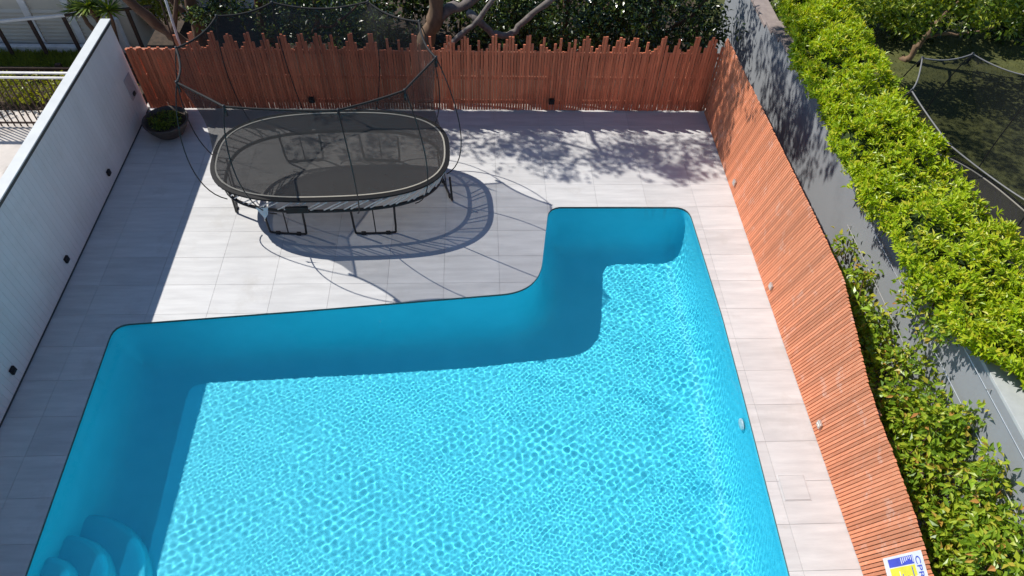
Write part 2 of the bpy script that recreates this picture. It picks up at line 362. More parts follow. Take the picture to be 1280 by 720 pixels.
# water body
wl_ = resample([tuple(p) for p in offset_loop(POOLR, .012)], .09)
def water():
    """a real rippled sheet; the sun is refracted by it (caustics on the pool floor)"""
    st = .0095; xs_ = np.arange(-5.1, 3.65, st); ys_ = np.arange(.85, 8.25, st); gx, gy = np.meshgrid(xs_, ys_); X = gx.ravel(); Y = gy.ravel(); r2 = np.random.default_rng(3)
    def waves(n, lo, hi, amp):
        w = np.zeros(len(X))
        for k in range(n):
            lam = r2.uniform(lo, hi); th = r2.uniform(0, 2*math.pi); w += amp*(lam/.1)**1.6*np.sin(2*math.pi/lam*(X*math.cos(th)+Y*math.sin(th))+r2.uniform(0, 6.28))
        return w
    calm = np.zeros(len(X))
    for k in range(8):
        lam = r2.uniform(1.0, 3.2); th = r2.uniform(0, 2*math.pi); calm += np.sin(2*math.pi/lam*(X*math.cos(th)+Y*math.sin(th))+r2.uniform(0, 6.28))
    mask = .5+.5*np.tanh(calm*.55 + np.interp(X, [-5, 3.6], [-.5, .6]))
    h = waves(34, .034, .068, .000062)*(.35+.75*mask) + waves(30, .066, .13, .000066)*(.35+.75*(1-mask)) + waves(8, .4, .9, .000016)
    h *= np.interp(X, [-5, -3.5, 0, 2, 3.6], [.58, .62, .84, 1.05, 1.1])
    nx = len(xs_); idx = np.arange(len(X)).reshape(len(ys_), nx); ok = inside(np.stack([X, Y], 1), wl_)
    q = np.stack([idx[:-1,:-1].ravel(), idx[:-1,1:].ravel(), idx[1:,1:].ravel(), idx[1:,:-1].ravel()], 1); q = q[ok[q].any(1)]
    used = np.unique(q); remap = np.zeros(len(X), int); remap[used] = np.arange(len(used))
    o = link('water', np_mesh('water', np.c_[X, Y, -.045+h][used], remap[q], M['water'], smooth=True)); tag(o, kind='structure'); o.cycles.is_caustics_caster = True
water()
for o in pool.children_recursive: o.cycles.is_caustics_receiver = True
# skimmer lid let into the deck
sk = thing('skimmer_lid', 'square stone skimmer lid set flush in the deck beside the pool', 'lid', loc=(3.86, 3.30, .004))
MB().box(-.155,.155,-.155,.155,-.003,.0045).obj('lid_plate', M['tile'], sk, bevel=.002)
fr = MB()
for a in ((-.165,.165,-.165,-.158),(-.165,.165,.158,.165),(-.165,-.158,-.158,.158),(.158,.165,-.158,.158)): fr.box(*a, -.003, .0015)
fr.obj('lid_rim', M['tile'], sk)

# ------------------------------------------------------------------ white boundary wall
lw = thing('boundary_wall', 'tall white grooved boundary wall with pale coping beside the shaded deck', 'wall', loc=(XL, 4, 0))
H_W = 1.745
MB().box(-.135,-.014,-6,6.72,-1.5,H_W-.02).obj('wall_core', M['whitewall'], lw)
bme = MB().box(-.0145,0,-.0482,.0482,.03,H_W).mesh('board', M['whitewall'])
for k in range(108):
    y = -4.2 + .1*k
    if y > 6.7: break
    o = link('board', bme, lw); o.location = (0, y, 0)
MB().box(-.012,.004,-6,6.72,-.02,.03).obj('base_trim', M['capdark'], lw)
MB().box(-.145,.012,-6,6.74,H_W,H_W+.02).obj('coping', M['cap'], lw, bevel=.004)
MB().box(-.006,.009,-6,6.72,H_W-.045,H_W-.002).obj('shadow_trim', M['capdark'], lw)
def wall_lamp(x, y, z, sgn, mat, label, group):
    t = thing('step_light', label, 'light', group, (x, y, z))
    MB().box(min(0,sgn*.035), max(0,sgn*.035), -.045,.045,-.045,.045).obj('housing', mat, t, bevel=.006)
    MB().box(min(sgn*.033,sgn*.038), max(sgn*.033,sgn*.038), -.03,.03,-.03,.005).obj('lens', M['black'] if mat is M['darkmetal'] else M['silver'], t)
for y, lb in ((8.72, 'small black square light on white wall, closest to the plant bowl'), (6.86, 'small black square light on white wall, middle of three'), (4.98, 'small black square light on white wall, farthest from the plant bowl')):
    wall_lamp(XL+.001, y, .26, 1, M['darkmetal'], lb, 'lights on the white wall')
pl = thing('wall_plate', 'faded pinkish rectangular plate fixed to white wall near the corner', 'plate', loc=(XL+.002, 10.44, .68))
M['plate'] = pbr('plate', (.52,.47,.50), (.42,.38,.41), rough=.6, scale=8)
MB().box(0,.012,-.13,.13,-.2,.2).obj('backing', M['plate'], pl, bevel=.003); MB().box(.012,.03,-.05,.03,-.16,-.1).obj('latch', M['capdark'], pl)

# ------------------------------------------------------------------ back slat fence
bf = thing('slat_fence', 'weathered red timber slat fence with uneven jagged tops behind trampoline', 'fence', loc=(-.8, YB, 0))
pitch = .0487; ns = int((XR+.05 - (XL+.03))/pitch); tops = [0, .11, .2, .28, .13, 0, .09, .24, .05, 0, .19, .29, .15, .02]
cache = {}
seq = []; 
while len(seq) < ns+2:
    a = random.choice([[0,.05,.13,.28,.29,.12,0], [0,.1,.27,.06,0], [.03,.16,.29,.15,.02,0], [0,0,.2,.04], [.1,.22,.28,.25,.1], [0,.14,.05,.24,0]]); seq += a
for k in range(ns):
    x = XL+.05 + pitch*k; h = round(1.255 + seq[k] + random.choice((0,0,.02)), 2)
    if x < -5.0: h = round(1.22+.02*(k%3), 2)
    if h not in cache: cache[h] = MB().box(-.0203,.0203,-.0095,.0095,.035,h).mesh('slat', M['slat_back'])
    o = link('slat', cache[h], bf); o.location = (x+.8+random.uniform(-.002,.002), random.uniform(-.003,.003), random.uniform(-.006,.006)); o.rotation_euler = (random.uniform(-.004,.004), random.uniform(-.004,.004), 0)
for z in (.20, .70, 1.19): MB().box(XL+.03+.8, XR-.03+.8, .0135, .05, z-.03, z+.03).obj('rail', M['rail'], bf)
for x in (-5.7,-3.95,-2.2,-.45,1.3,3.05,4.2): MB().box(x+.8-.035,x+.8+.035,.0515,.12,-.75,1.2).obj('post', M['rail'], bf)
bl = thing('dark_box', 'small dark outdoor box mounted low on the back slat fence', 'box', loc=(1.42, YB-.012, .24)); MB().box(-.05,.05,-.05,0,-.05,.06).obj('case', M['darkmetal'], bl, bevel=.008); MB().box(-.03,.03,-.056,-.049,-.03,.02).obj('lens', M['black'], bl)
bl = thing('dark_box', 'small dark outdoor box on slat fence behind trampoline net', 'box', loc=(-2.95, YB-.012, .24)); MB().box(-.05,.05,-.05,0,-.05,.06).obj('case', M['darkmetal'], bl, bevel=.008); MB().box(-.03,.03,-.056,-.049,-.03,.02).obj('lens', M['black'], bl)

# ------------------------------------------------------------------ right slat fence (slats lean towards the house)
rf = thing('slat_screen', 'orange stained timber slat screen with leaning slats along the pool', 'fence', loc=(XR, 5, 0))
topY = [1.0,1.95,2.41,3.09,3.49,3.87,4.39,5.11,6.02,10.55,11.5]; topZ = [1.17,1.25,1.34,1.40,1.41,1.47,1.62,1.82,1.80,1.58,1.56]
rakeY = [1.5,2.6,3.5,4.6,6.5,8.6,11.5]; rakeT = [math.tan(math.radians(a)) for a in (9.5,10.8,13,14.8,17.5,18.6,18.8)]
pr = .0445; y = .9; k = 0
while y < 11.4:
    rk = float(np.interp(y, rakeY, rakeT)); h = 1.5
    for _ in range(8): h = float(np.interp(y - rk*h, topY, topZ))
    h += random.uniform(-.008,.008); z0 = .012
    if y > YB - .03: z0 = (y - (YB-.03))/rk
    if h - z0 > .12:
        a = Vector((0, y-5 - rk*z0, z0)); b = Vector((0, y-5 - rk*h, h))
        mb = MB(); w = .0173; t = .0095+random.uniform(-.0015,.0015)
        # blade parallel to the ground cut at both ends
        mb.add([(-t,a.y-w,z0),(t,a.y-w,z0),(t,a.y+w,z0),(-t,a.y+w,z0),(-t,b.y-w,h),(t,b.y-w,h),(t,b.y+w,h),(-t,b.y+w,h)],
               [(0,3,2,1),(4,5,6,7),(0,1,5,4),(1,2,6,5),(2,3,7,6),(3,0,4,7)])
        mb.obj('slat', M['slat'], rf)
    y += pr; k += 1
for z in (.22, .78, 1.12): MB().box(.014,.05,-3.9,5.65,z-.03,z+.03).obj('rail', M['rail'], rf)
for yy in (-3.2,-1.4,.4,2.2,4.0,5.5): MB().box(.051,.12,yy-.035,yy+.035,-.5,1.3).obj('post', M['rail'], rf)
for y, lb in ((8.50, 'small silver square light on orange slat screen, closest to the back fence'), (6.27, 'small silver square light on orange slat screen, middle of three'), (4.02, 'small silver square light on orange slat screen, closest to the skimmer lid')):
    wall_lamp(XR-.0115, y, .24, -1, M['silver'], lb, 'lights on the slat screen')
# pool safety sign
sg = thing('safety_sign', 'white pool safety sign with blue and yellow panels on slat screen', 'sign', loc=(XR-.014, 1.99, .85)); sg.rotation_euler = (math.radians(11.3), 0, 0)
M['signblue'] = pbr('signblue', (.03,.06,.55), rough=.4); M['signyellow'] = pbr('signyellow', (.85,.75,.03), rough=.4)
def sg_box(y0,y1,z0,z1,d,name,mat,par=sg): return MB().box(-.004-d, -.0005-d+.0005, y0,y1,z0,z1).obj(name, mat, par)
RAKE = math.tan(math.radians(10.0))
sg_pl = MB().box(-.005,0,-.33,.21,-.36,.36).obj('panel', M['white'], sg)
sg_box(.105,.185,-.27,.20,.0025,'blue_panel',M['signblue'],sg_pl); sg_box(-.30,.095,-.27,.20,.0025,'yellow_panel',M['signyellow'],sg_pl)
for i in range(7):
    z = .19-.035*i; w = random.uniform(.03,.09)
    sg_box(.178-w*.75,.180,z-.006,z+.006,.0045,'text_line',M['white'],sg_pl)
for i in range(9):
    z = .19-.048*i; sg_box(-.28,.085-random.uniform(0,.1),z-.006,z+.006,.0045,'text_line',M['signblue'] if i%2 else M['white'],sg_pl)
cu = bpy.data.curves.new('lettering', 'FONT'); cu.body = 'CPR'; cu.size = .115; cu.extrude = .0012; cu.materials.append(M['signblue'])
tmp = bpy.data.objects.new('tmp_text', cu); COL.objects.link(tmp); bpy.context.view_layer.update()
lme = bpy.data.meshes.new_from_object(tmp.evaluated_get(bpy.context.evaluated_depsgraph_get())); bpy.data.objects.remove(tmp); bpy.data.curves.remove(cu); lme.name = 'lettering'
if not lme.materials: lme.materials.append(M['signblue'])
lo = link('lettering', lme, sg_pl); lo.location = (-.0065, .17, .235)
lo.rotation_euler = Matrix(((0,0,-1),(-1,0,0),(0,1,0))).to_euler()

# ------------------------------------------------------------------ grey wall, wires
gw = thing('rendered_wall', 'grey rendered boundary wall with pale top under the clipped hedge', 'wall', loc=(XG, 5, 0))
MB().box(0,.25,-7,4.9,-1.5,2.13).obj('wall_body', M['greywall'], gw)
MB().box(-.012,.30,-7,4.9,2.13,2.17).obj('coping', M['greycap'], gw, bevel=.004)
segs = [(4.902,5.1,1.82),(5.102,5.55,1.72),(5.552,5.9,1.65),(5.902,6.25,1.58),(6.252,8.5,1.50)]
for a, b, h in segs:
    MB().box(.001,.25,a,b,-1.5,h-.06).obj('wall_body', M['greywall'], gw); MB().box(-.02,.28,a,b,h-.06,h).obj('stone_coping', M['stonecap'], gw, bevel=.006)
for z, y0, y1 in ((.81,-4.9,1.6), (1.235,-4.9,1.55), (1.65,-4.9,1.9), (2.07,-4.9,1.75)):
    t = thing('trellis_wire', {.81:'lowest taut silver trellis wire across grey wall', 1.235:'second lowest taut silver trellis wire across grey wall', 1.65:'second highest taut silver trellis wire across grey wall', 2.07:'highest taut silver trellis wire just under grey wall top'}[z], 'wire', 'trellis wires on the grey wall', (XG-.05, 5, z))
    MB().tube([(0,y0,0),(0,(y0+y1)/2,-.004),(0,y1,0)], .005, 6).obj('strand', M['wire'], t)
    for yy in (y0+.02, (y0+y1)/2, y1-.02): MB().tube([(.05,yy,0),(-.006,yy,0)], .007, 6).obj('bracket', M['silver'], t)

# ------------------------------------------------------------------ the house the pool belongs to (unseen; added behind the viewpoint to cut sky fill)
M['houserender'] = pbr('houserender', (.20,.20,.21), rough=.8, scale=2); M['glasspane'] = pbr('glasspane', (.03,.035,.04), rough=.05)
hs = thing('house', 'unseen grey rendered house with glazed doors, added to block sky', 'house', loc=(-.5, -1.8, 0))
MB().box(-5.3,4.8,-8,0,-1.7,11).obj('wall', M['houserender'], hs)
for fl in (.05, 4.6):
    for x in (-4.2,-1.4,1.4):
        w_ = MB().box(x,x+2.5,.002,.05,fl,fl+2.4).obj('glazed_door', M['darkmetal'], hs); MB().box(x+.08,x+2.42,.051,.06,fl+.08,fl+2.32).obj('pane', M['glasspane'], w_)
# ------------------------------------------------------------------ foliage builders
def clumps(centers, radii, n_each, L, W, up=.5, mat=None, jitter=.35, flat=1.0):
    C = []; D = []; Nn = []
    for c, r, n in zip(centers, radii, n_each):
        d = rand_dirs(n); rr = np.cbrt(rng.uniform(.15, 1, n))[:, None]*r; off = d*rr; off[:,2] *= flat
        C.append(np.array(c)+off); dd = d*.7 + rng.normal(size=(n,3))*.6; dd[:,2] -= .1; D.append(dd); nn = d*.4 + rng.normal(size=(n,3))*jitter; nn[:,2] += up; Nn.append(nn)
    C = np.vstack(C); D = np.vstack(D); Nn = np.vstack(Nn); n = len(C)
    return leaf_mesh('foliage', C, D, Nn, L*rng.uniform(.65,1.25,n), W*rng.uniform(.7,1.2,n), mat)
def wobble(pts, amt, sub=4):
    P = [Vector(p) for p in pts]; out = []
    for i in range(len(P)-1):
        for j in range(sub):
            t = j/sub; p0 = P[max(i-1,0)]; p1 = P[i]; p2 = P[i+1]; p3 = P[min(i+2,len(P)-1)]
            q = .5*((2*p1)+(p2-p0)*t+(2*p0-5*p1+4*p2-p3)*t*t+(3*p1-p0-3*p2+p3)*t**3); out.append(q+Vector(rng.normal(size=3)*amt))
    out.append(P[-1]); return out
def limb(parent, base, pts, r0, r1, mat, name='limb', amt=.012):
    P = wobble([Vector(p)-Vector(base) for p in pts], amt); m = len(P); rr = [(r0+(r1-r0)*i/(m-1))*(1+.12*math.sin(i*1.7)+random.uniform(-.06,.06)) for i in range(m)]
    return MB().tube(P, rr, 9).obj(name, mat, parent, smooth=True)
def twigs(parent, base, starts, n, length, mat):
    mb = MB()
    for s in starts:
        for _ in range(n):
            d = Vector(rand_dirs(1)[0]); d.z = abs(d.z)*.4; e = Vector(s)+d*length*random.uniform(.5,1); mid = (Vector(s)+e)/2+Vector(rng.normal(size=3)*.06)
            mb.tube([Vector(s)-Vector(base), mid-Vector(base), e-Vector(base)], [.014,.009,.004], 5, cap=False)
    return tag(mb.obj('twigs', mat, parent), kind='stuff')
def crown(parent, base, spec, leaf, L, W, mat, up=.5, seed_clumps=None, flat=.7, name='crown'):
    """spec: list of (centre, (rx,ry,rz), clumps, leaves per clump, clump radius)"""
    cs = []; rs = []; ne = []
    for c, (rx,ry,rz), k, n, cr in spec:
        d = rand_dirs(k)*np.cbrt(rng.uniform(.05,1,k))[:,None]*np.array([rx,ry,rz])
        for q in d: cs.append(np.array(c)+q-np.array(base)); rs.append(cr*rng.uniform(.6,1.3)); ne.append(max(6, int(n*rng.uniform(.5,1.4))))
    me = clumps(cs, rs, ne, L, W, up, mat, flat=flat); me.name = name; o = link(name, me, parent); tag(o, kind='stuff'); return o
def shifted(base, pts): return pts

# ------------------------------------------------------------------ hedge on the wall
hg = thing('clipped_hedge', 'long bright yellow green clipped hedge growing along the grey wall', 'hedge', loc=(5.4, 5, 0))
def hedge():
    y0, y1 = .2, 11.6
    def left(y): return np.interp(y, [0,2.6,3.4,3.9,4.6,5.4,6.3,7.3,9,10.4,12], [5.62,5.5,5.32,5.02,4.80,4.78,4.62,4.74,4.72,5.0,5.2])
    def right(y): return np.interp(y, [0,5.2,6.1,7,9.3,12], [6.35,6.22,6.08,5.98,6.0,6.3])
    def bump(x, y): return .06*np.sin(y*3.1+x*2)+.05*np.sin(y*7.3-x*5)+.035*np.sin(y*13+x*11)
    n = 8600; k = 9
    yy = rng.uniform(y0, y1, n); L = left(yy); Rr = right(yy); u = rng.uniform(0, 1, n); side = rng.uniform(0,1,n) < .30; onr = rng.uniform(0,1,n) < .35
    xt = L + (Rr-L)*u; edge = np.minimum(u, 1-u)*(Rr-L)
    lump = .05*np.sin(yy*9.1+xt*4)*np.sin(xt*8.3-yy*3)+.04*np.sin(yy*17+xt*13)
    zt = 2.46+bump(xt, yy)+lump - .16*np.exp(-edge/.10) - np.abs(rng.normal(size=n))*.05
    zs = 2.42 - rng.uniform(0,1,n)**1.5*.40
    xs_ = np.where(onr, Rr - np.abs(rng.normal(size=n))*.05, L + .05*np.sin(zs*9+yy*4)+.06*np.sin(yy*6.1) + np.abs(rng.normal(size=n))*.05 + np.clip(2.38-zs,0,1)*.75)
    zs = np.where(onr, 2.42 - rng.uniform(0,1,n)*1.2, zs)
    x = np.where(side, xs_, xt); z = np.where(side, zs, zt); S = np.stack([x-5.4, yy-5, z], 1)
    Ax = rng.normal(size=(n,3))*.38; Ax[:,2] += np.where(side, .55, 1.0); Ax[:,0] += np.where(side, np.where(onr, .8, -.8), -.12); Ax = unit(Ax)
    A2 = np.repeat(Ax, k, 0); m = n*k; lvl = np.tile(np.arange(k)/k, n)
    rad = unit(np.cross(A2, rng.normal(size=(m,3)))); open_ = (1.05-.75*lvl+rng.normal(size=m)*.15)[:,None]
    D = unit(A2*.55 + rad*open_); C = np.repeat(S, k, 0) + A2*(lvl*.07-.02)[:,None] + rng.normal(size=(m,3))*.012
    Nn = A2*1.0 - rad*.25 + np.array([-.35,.2,.35]) + rng.normal(size=(m,3))*.18
    size = np.repeat(rng.uniform(.7,1.25,n), k)
    me = leaf_mesh('foliage', C, D, Nn, size*rng.uniform(.052,.088,m), size*rng.uniform(.021,.032,m), M['hedge'])
    tag(link('foliage', me, hg), kind='stuff')
    # twiggy inner mass
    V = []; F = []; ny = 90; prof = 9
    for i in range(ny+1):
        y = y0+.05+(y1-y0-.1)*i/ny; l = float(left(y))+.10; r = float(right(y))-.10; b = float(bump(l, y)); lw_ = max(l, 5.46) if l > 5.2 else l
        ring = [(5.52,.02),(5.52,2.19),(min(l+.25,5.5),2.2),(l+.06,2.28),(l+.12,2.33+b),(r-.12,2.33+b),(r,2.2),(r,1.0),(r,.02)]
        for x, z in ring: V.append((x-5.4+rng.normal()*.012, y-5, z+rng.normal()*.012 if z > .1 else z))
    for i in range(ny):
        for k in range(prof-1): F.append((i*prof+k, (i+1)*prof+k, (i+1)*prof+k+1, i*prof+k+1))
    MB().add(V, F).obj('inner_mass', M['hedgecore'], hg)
hedge()

# ------------------------------------------------------------------ climbing shrubs between screen and grey wall
big_leaf = []
for q in range(3):
    me = leaf_mesh('leaf', np.zeros((1,3)), np.array([[1.,0,0]]), np.array([[0,0,1.]]), np.array([.125]), np.array([.062]), M['vine'], fold=.2+.1*q); big_leaf.append(me)
M['vineleaf'] = pbr('vineleaf', (.24,.35,.03), (.16,.26,.02), rough=.38, per_object=.45, spec=.6)
for me in big_leaf: me.materials.clear(); me.materials.append(M['vineleaf'])
def climber(y, h, spread, n, label, lean=.1, yspread=.45):
    base = (4.72, y, -.06); t = thing('climbing_shrub', label, 'shrub', 'shrubs in the gap beside the grey wall', base)
    ends = []
    for s in range(5):
        top = (4.92+random.uniform(-.12,.2)*spread+lean, y+random.uniform(-1,1)*yspread, h*random.uniform(.75,1)); mid = (4.75+random.uniform(-.08,.12), y+random.uniform(-.5,.5)*yspread, h*.5)
        limb(t, base, [base, mid, top], .014, .005, M['bark'], 'stem', amt=.01); ends.append(top)
        ends.append(tuple((np.array(mid)+np.array(top))/2)); ends.append(mid)
    cs = []; rs = []; ne = []
    for e in ends:
        for _ in range(3):
            c = np.array(e)+rng.normal(size=3)*np.array([.08,.16,.12])*spread-np.array(base); c[0] = np.clip(c[0], -.12, .38); cs.append(c); rs.append(rng.uniform(.10,.2)); ne.append(n)
    me = clumps(cs, rs, ne, .09, .047, 1.1, M['vine'], jitter=.45); tag(link('foliage', me, t), kind='stuff')
    for q in range(34):
        e = Vector(random.choice(ends))-Vector(base)+Vector(rng.normal(size=3)*.13); e.x = min(max(e.x,-.05),.40); e.z += .05
        o = link('leaf', random.choice(big_leaf), t); o.location = e; o.rotation_euler = (random.uniform(-.6,.6), random.uniform(-.5,.4), random.uniform(0,6.28)); s = random.uniform(.6,1.1); o.scale = (s,s,s)
for a in ((6.0,1.15,.5,12,'sparse dark leafed climbing shrub against grey wall, farthest along the gap'),
          (5.3,1.3,.5,15,'climbing shrub with a bare twig reaching the trellis wires'),
          (4.55,1.3,.7,24,'dense green climbing shrub under the overhanging hedge'),
          (3.75,1.45,.9,34,'bushy climbing shrub covering two trellis wires'),
          (3.05,1.65,1.1,42,'climbing shrub with an orange leaf beside screen shadow stripes'),
          (2.35,1.80,1.2,56,'broad leafed climbing shrub near the safety sign'),
          (1.65,1.85,1.2,56,'large yellow green climbing shrub beyond the safety sign')): climber(*a)
# hanging spray from the hedge over the wall
sp = thing('hanging_creeper', 'leafy creeper spray hanging over grey wall below the hedge', 'creeper', loc=(5.1, 4.6, 2.2))
limb(sp, (5.1,4.6,2.2), [(5.35,4.75,2.25),(5.08,4.55,2.15),(4.98,4.35,1.7)], .012, .005, M['bark'], 'stem')
me = clumps([np.array([rng.uniform(-.24,.02), rng.uniform(-.55,.45), rng.uniform(-.55,.2)]) for _ in range(26)], [rng.uniform(.08,.16) for _ in range(26)], [26]*26, .08, .042, .5, M['vine']); tag(link('foliage', me, sp), kind='stuff')

# ------------------------------------------------------------------ trampolines
def oval(a, b, n, p=2.7):
    out = []
    for k in range(n):
        t = 2*math.pi*k/n; c, s = math.cos(t), math.sin(t); out.append((math.copysign(abs(c)**(2/p), c)*a, math.copysign(abs(s)**(2/p), s)*b))
    P = resample(out, .02); n0 = len(P); idx = (np.arange(n)*n0/n).astype(int); return P[idx]
def trampoline(loc, rot, A, B, tips, legs, label, border='blackcloth', mesh_n=(120, 16), br=.015, zm=.88, zf=.55, ztop=2.6, extras=True):
    t = thing('trampoline', label, 'trampoline', loc=loc); t.rotation_euler = (0,0,rot)
    n = 96; E = oval(A, B, n); 
    def ring(s, z): return [(p[0]*s if False else p[0]-math.copysign(min(abs(p[0]), A*(1-s)), p[0])*abs(p[0])/A, p[1]-p[1]/B*B*(1-s)*1.0, z) for p in E]
    def inset(d): Q = offset_loop(np.array(E), -d); return Q
    q = inset(.07); mb = MB(); mb.add([(x,y,zm) for x,y in q], [tuple(range(n))]); mb.obj('mat', M['mat'], t)
    def band(d0, d1, z, th, name, mat):
        a = inset(d0); b = inset(d1); vs = [(x,y,z) for x,y in a]+[(x,y,z) for x,y in b]+[(x,y,z-th) for x,y in a]+[(x,y,z-th) for x,y in b]; fs = []
        for k in range(n):
            j = (k+1)%n; fs += [(k,j,n+j,n+k),(2*n+k,3*n+k,3*n+j,2*n+j),(k,2*n+k,2*n+j,j),(n+k,n+j,3*n+j,3*n+k)]
        MB().add(vs, fs).obj(name, mat, t)
    band(-.008,.060,zm+.004,.03,'mat_edge',M['blackcloth']); band(.062,.084,zm+.010,.008,'edge_piping',M['cream'])
    fr = inset(.12); MB().tube([(x,y,zf) for x,y in fr], .027, 8, closed=True).obj('frame', M['black'], t, smooth=True)
    nr = 66
    Fr = inset(.12); Er = inset(-.005)
    for k in range(nr):
        i = int(k*n/nr); j = int(i + n*.04) % n
        MB().tube([(Fr[i][0],Fr[i][1],zf+.02),(Er[j][0],Er[j][1],zm-.03)], .0105, 5).obj('rod', M['rodwhite'], t)
    for (x0,y0),(x1,y1),bow in legs:
        a = Vector((x0,y0,.02)); b = Vector((x1,y1,.02)); d = (b-a).normalized(); nv = Vector((-bow*d.y, bow*d.x, 0))
        ta = a - d*.02 + nv; ta.z = zf; tb = b + d*.02 + nv; tb.z = zf
        lg = MB().tube(wobble([ta, a*.35+ta*.65, a*.9+ta*.1+d*.0, a+d*.06, b-d*.06, b*.9+tb*.1, b*.35+tb*.65, tb], 0, 3), .017, 8).obj('leg', M['black'], t, smooth=True)
        m0 = (a+b)/2; m1 = (ta+tb)/2; MB().tube([m0, m1], .010, 6).obj('strut', M['black'], lg)
        for p in (a+d*.12, b-d*.12): MB().bar(p-d*.035+Vector((0,0,-.005)), p+d*.035+Vector((0,0,-.005)), .05, .05).obj('foot', M['black'], lg, bevel=.006)
    # net: skirt from the edge of the mat up to the pole tips
    K = len(tips); ang = [math.atan2(p[1]/B, p[0]/A) for p in tips]; order = sorted(range(K), key=lambda i: ang[i]); tips = [tips[i] for i in order]; 
    per = 10; top = []; 
    Et = inset(.05); ea = np.unwrap(np.arctan2(Et[:,1]/B, Et[:,0]/A))
    def edge_at(th):
        d = np.abs(np.angle(np.exp(1j*(ea-th)))); i = int(d.argmin()); return Et[i]
    low = []
    for i in range(K):
        p = np.array(tips[i]); q = np.array(tips[(i+1)%K])
        for j in range(per):
            s = j/per; sag = 4*s*(1-s); c = p*(1-s)+q*s; ln = np.linalg.norm((q-p)[:2]); c = c.copy(); inward = -c[:2]/max(np.linalg.norm(c[:2]),.1)
            c[:2] += inward*sag*.045*ln; c[2] -= sag*.05*ln; top.append(c); low.append(edge_at(math.atan2(c[1]/B, c[0]/A)))
    m = len(top); T = np.array([np.array(p) for p in top]); Lw = np.array([[q[0], q[1], zm] for q in low])
    def surf(kk, v):                                   # kk: position round the net in [0, m), v: height 0..1
        i0 = np.floor(kk).astype(int) % m; i1 = (i0+1) % m; fr_ = (kk-np.floor(kk))[:,None]
        t_ = T[i0]*(1-fr_)+T[i1]*fr_; l_ = Lw[i0]*(1-fr_)+Lw[i1]*fr_; v = v[:,None]; f = v**3.0*.85+v*.15; wp = 1-.07*np.sin(math.pi*v)
        xy = (l_[:,:2]*(1-f)+t_[:,:2]*f)*wp; return np.concatenate([xy, zm+(t_[:,2:]-zm)*v], 1)
    nc, nr_ = mesh_n; KK, RV = np.meshgrid(np.arange(nc)*m/nc, np.linspace(0, 1, nr_+1)); V = surf(KK.ravel(), RV.ravel())
    cc, rr_ = np.meshgrid(np.arange(nc), np.arange(nr_)); cc = cc.ravel(); rr_ = rr_.ravel(); c2 = (cc+1) % nc
    F = np.stack([rr_*nc+cc, rr_*nc+c2, (rr_+1)*nc+c2, (rr_+1)*nc+cc], 1)
    link('safety_net', np_mesh('safety_net', V, F, M['net'], smooth=True), t)
    MB().tube([tuple(p) for p in top], br, 6, closed=True).obj('net_border', M[border], t, smooth=True)
    for i in range(K):
        p = Vector(tips[i]); out = Vector((p.x, p.y, 0)).normalized(); e = edge_at(math.atan2(p.y/B, p.x/A)); b0 = Vector((e[0], e[1], zf))
        c1 = b0 + out*.42 + Vector((0,0,.30)); c2 = p + out*.30 - Vector((0,0,.75)); pts = []
        for j in range(17):
            s = j/16; pts.append(b0*(1-s)**3 + c1*3*s*(1-s)**2 + c2*3*s*s*(1-s) + p*s**3)
        po = MB().tube(pts, .0085, 6).obj('net_pole', M['black'], t, smooth=True)
        MB().tube([p - Vector((0,0,.14)), p + Vector((0,0,.02))], .019, 8).obj('pole_cap', M['black'], po, smooth=True)
    if extras:
        MB().add([(-.10,-.02,0),(.08,-.03,0),(.06,-.06,-.10),(0,-.07,-.19),(-.04,-.05,-.11)], [(0,1,2,3,4)]).obj('care_tag', M['white'], t).location = (-.92, -1.08, .82)
        bx_ = MB().box(-.16,.16,-.02,.02,-.06,.05).obj('name_plate', M['blackcloth'], t); bx_.location = (-.45,-1.085,.74)
    return t
TC = Vector((-2.2, 8.48, 0)); tr_rot = math.radians(2.5)
def to_local(p, z):
    v = Matrix.Rotation(-tr_rot, 3, 'Z') @ (Vector((p[0], p[1], 0))-TC); return (v.x, v.y, z)
tipsW = [(-3.81,7.8),(-3.11,7.3),(-1.7,7.24),(-.9,7.66),(-.52,8.41),(-.79,9.32),(-1.57,9.85),(-2.96,9.79),(-3.67,9.4),(-4.02,8.58)]
legsW = [((-3.19,7.61),(-2.63,7.57),.03),((-1.87,7.58),(-1.25,7.60),.03),((-.38,8.31),(-.58,8.9),.03),((-1.3,9.3),(-1.9,9.34),.03),((-2.6,9.34),(-3.2,9.28),.03),((-3.98,8.70),(-3.80,8.05),.03)]
trampoline(tuple(TC), tr_rot, 1.80, 1.06, [to_local(p, 2.6) for p in tipsW], [(to_local(a,0)[:2], to_local(b,0)[:2], c) for a,b,c in legsW], 'black oval trampoline with safety net standing on the pale deck')
T2 = Vector((7.25, 6.85, 0)); r2 = math.radians(-72)
tips2 = [(math.cos(a)*1.95, math.sin(a)*1.30, 2.55) for a in [k*2*math.pi/10+.2 for k in range(10)]]
legs2 = [((-1.0,-.9),(-.45,-.93),.03),((.45,-.93),(1.0,-.9),.03),((1.0,.9),(.45,.93),.03),((-.45,.93),(-1.0,.9),.03)]
trampoline(tuple(T2), r2, 1.80, 1.12, tips2, legs2, 'netted trampoline on the lawn beyond the clipped hedge', border='palecord', mesh_n=(120, 16), br=.010, extras=False)

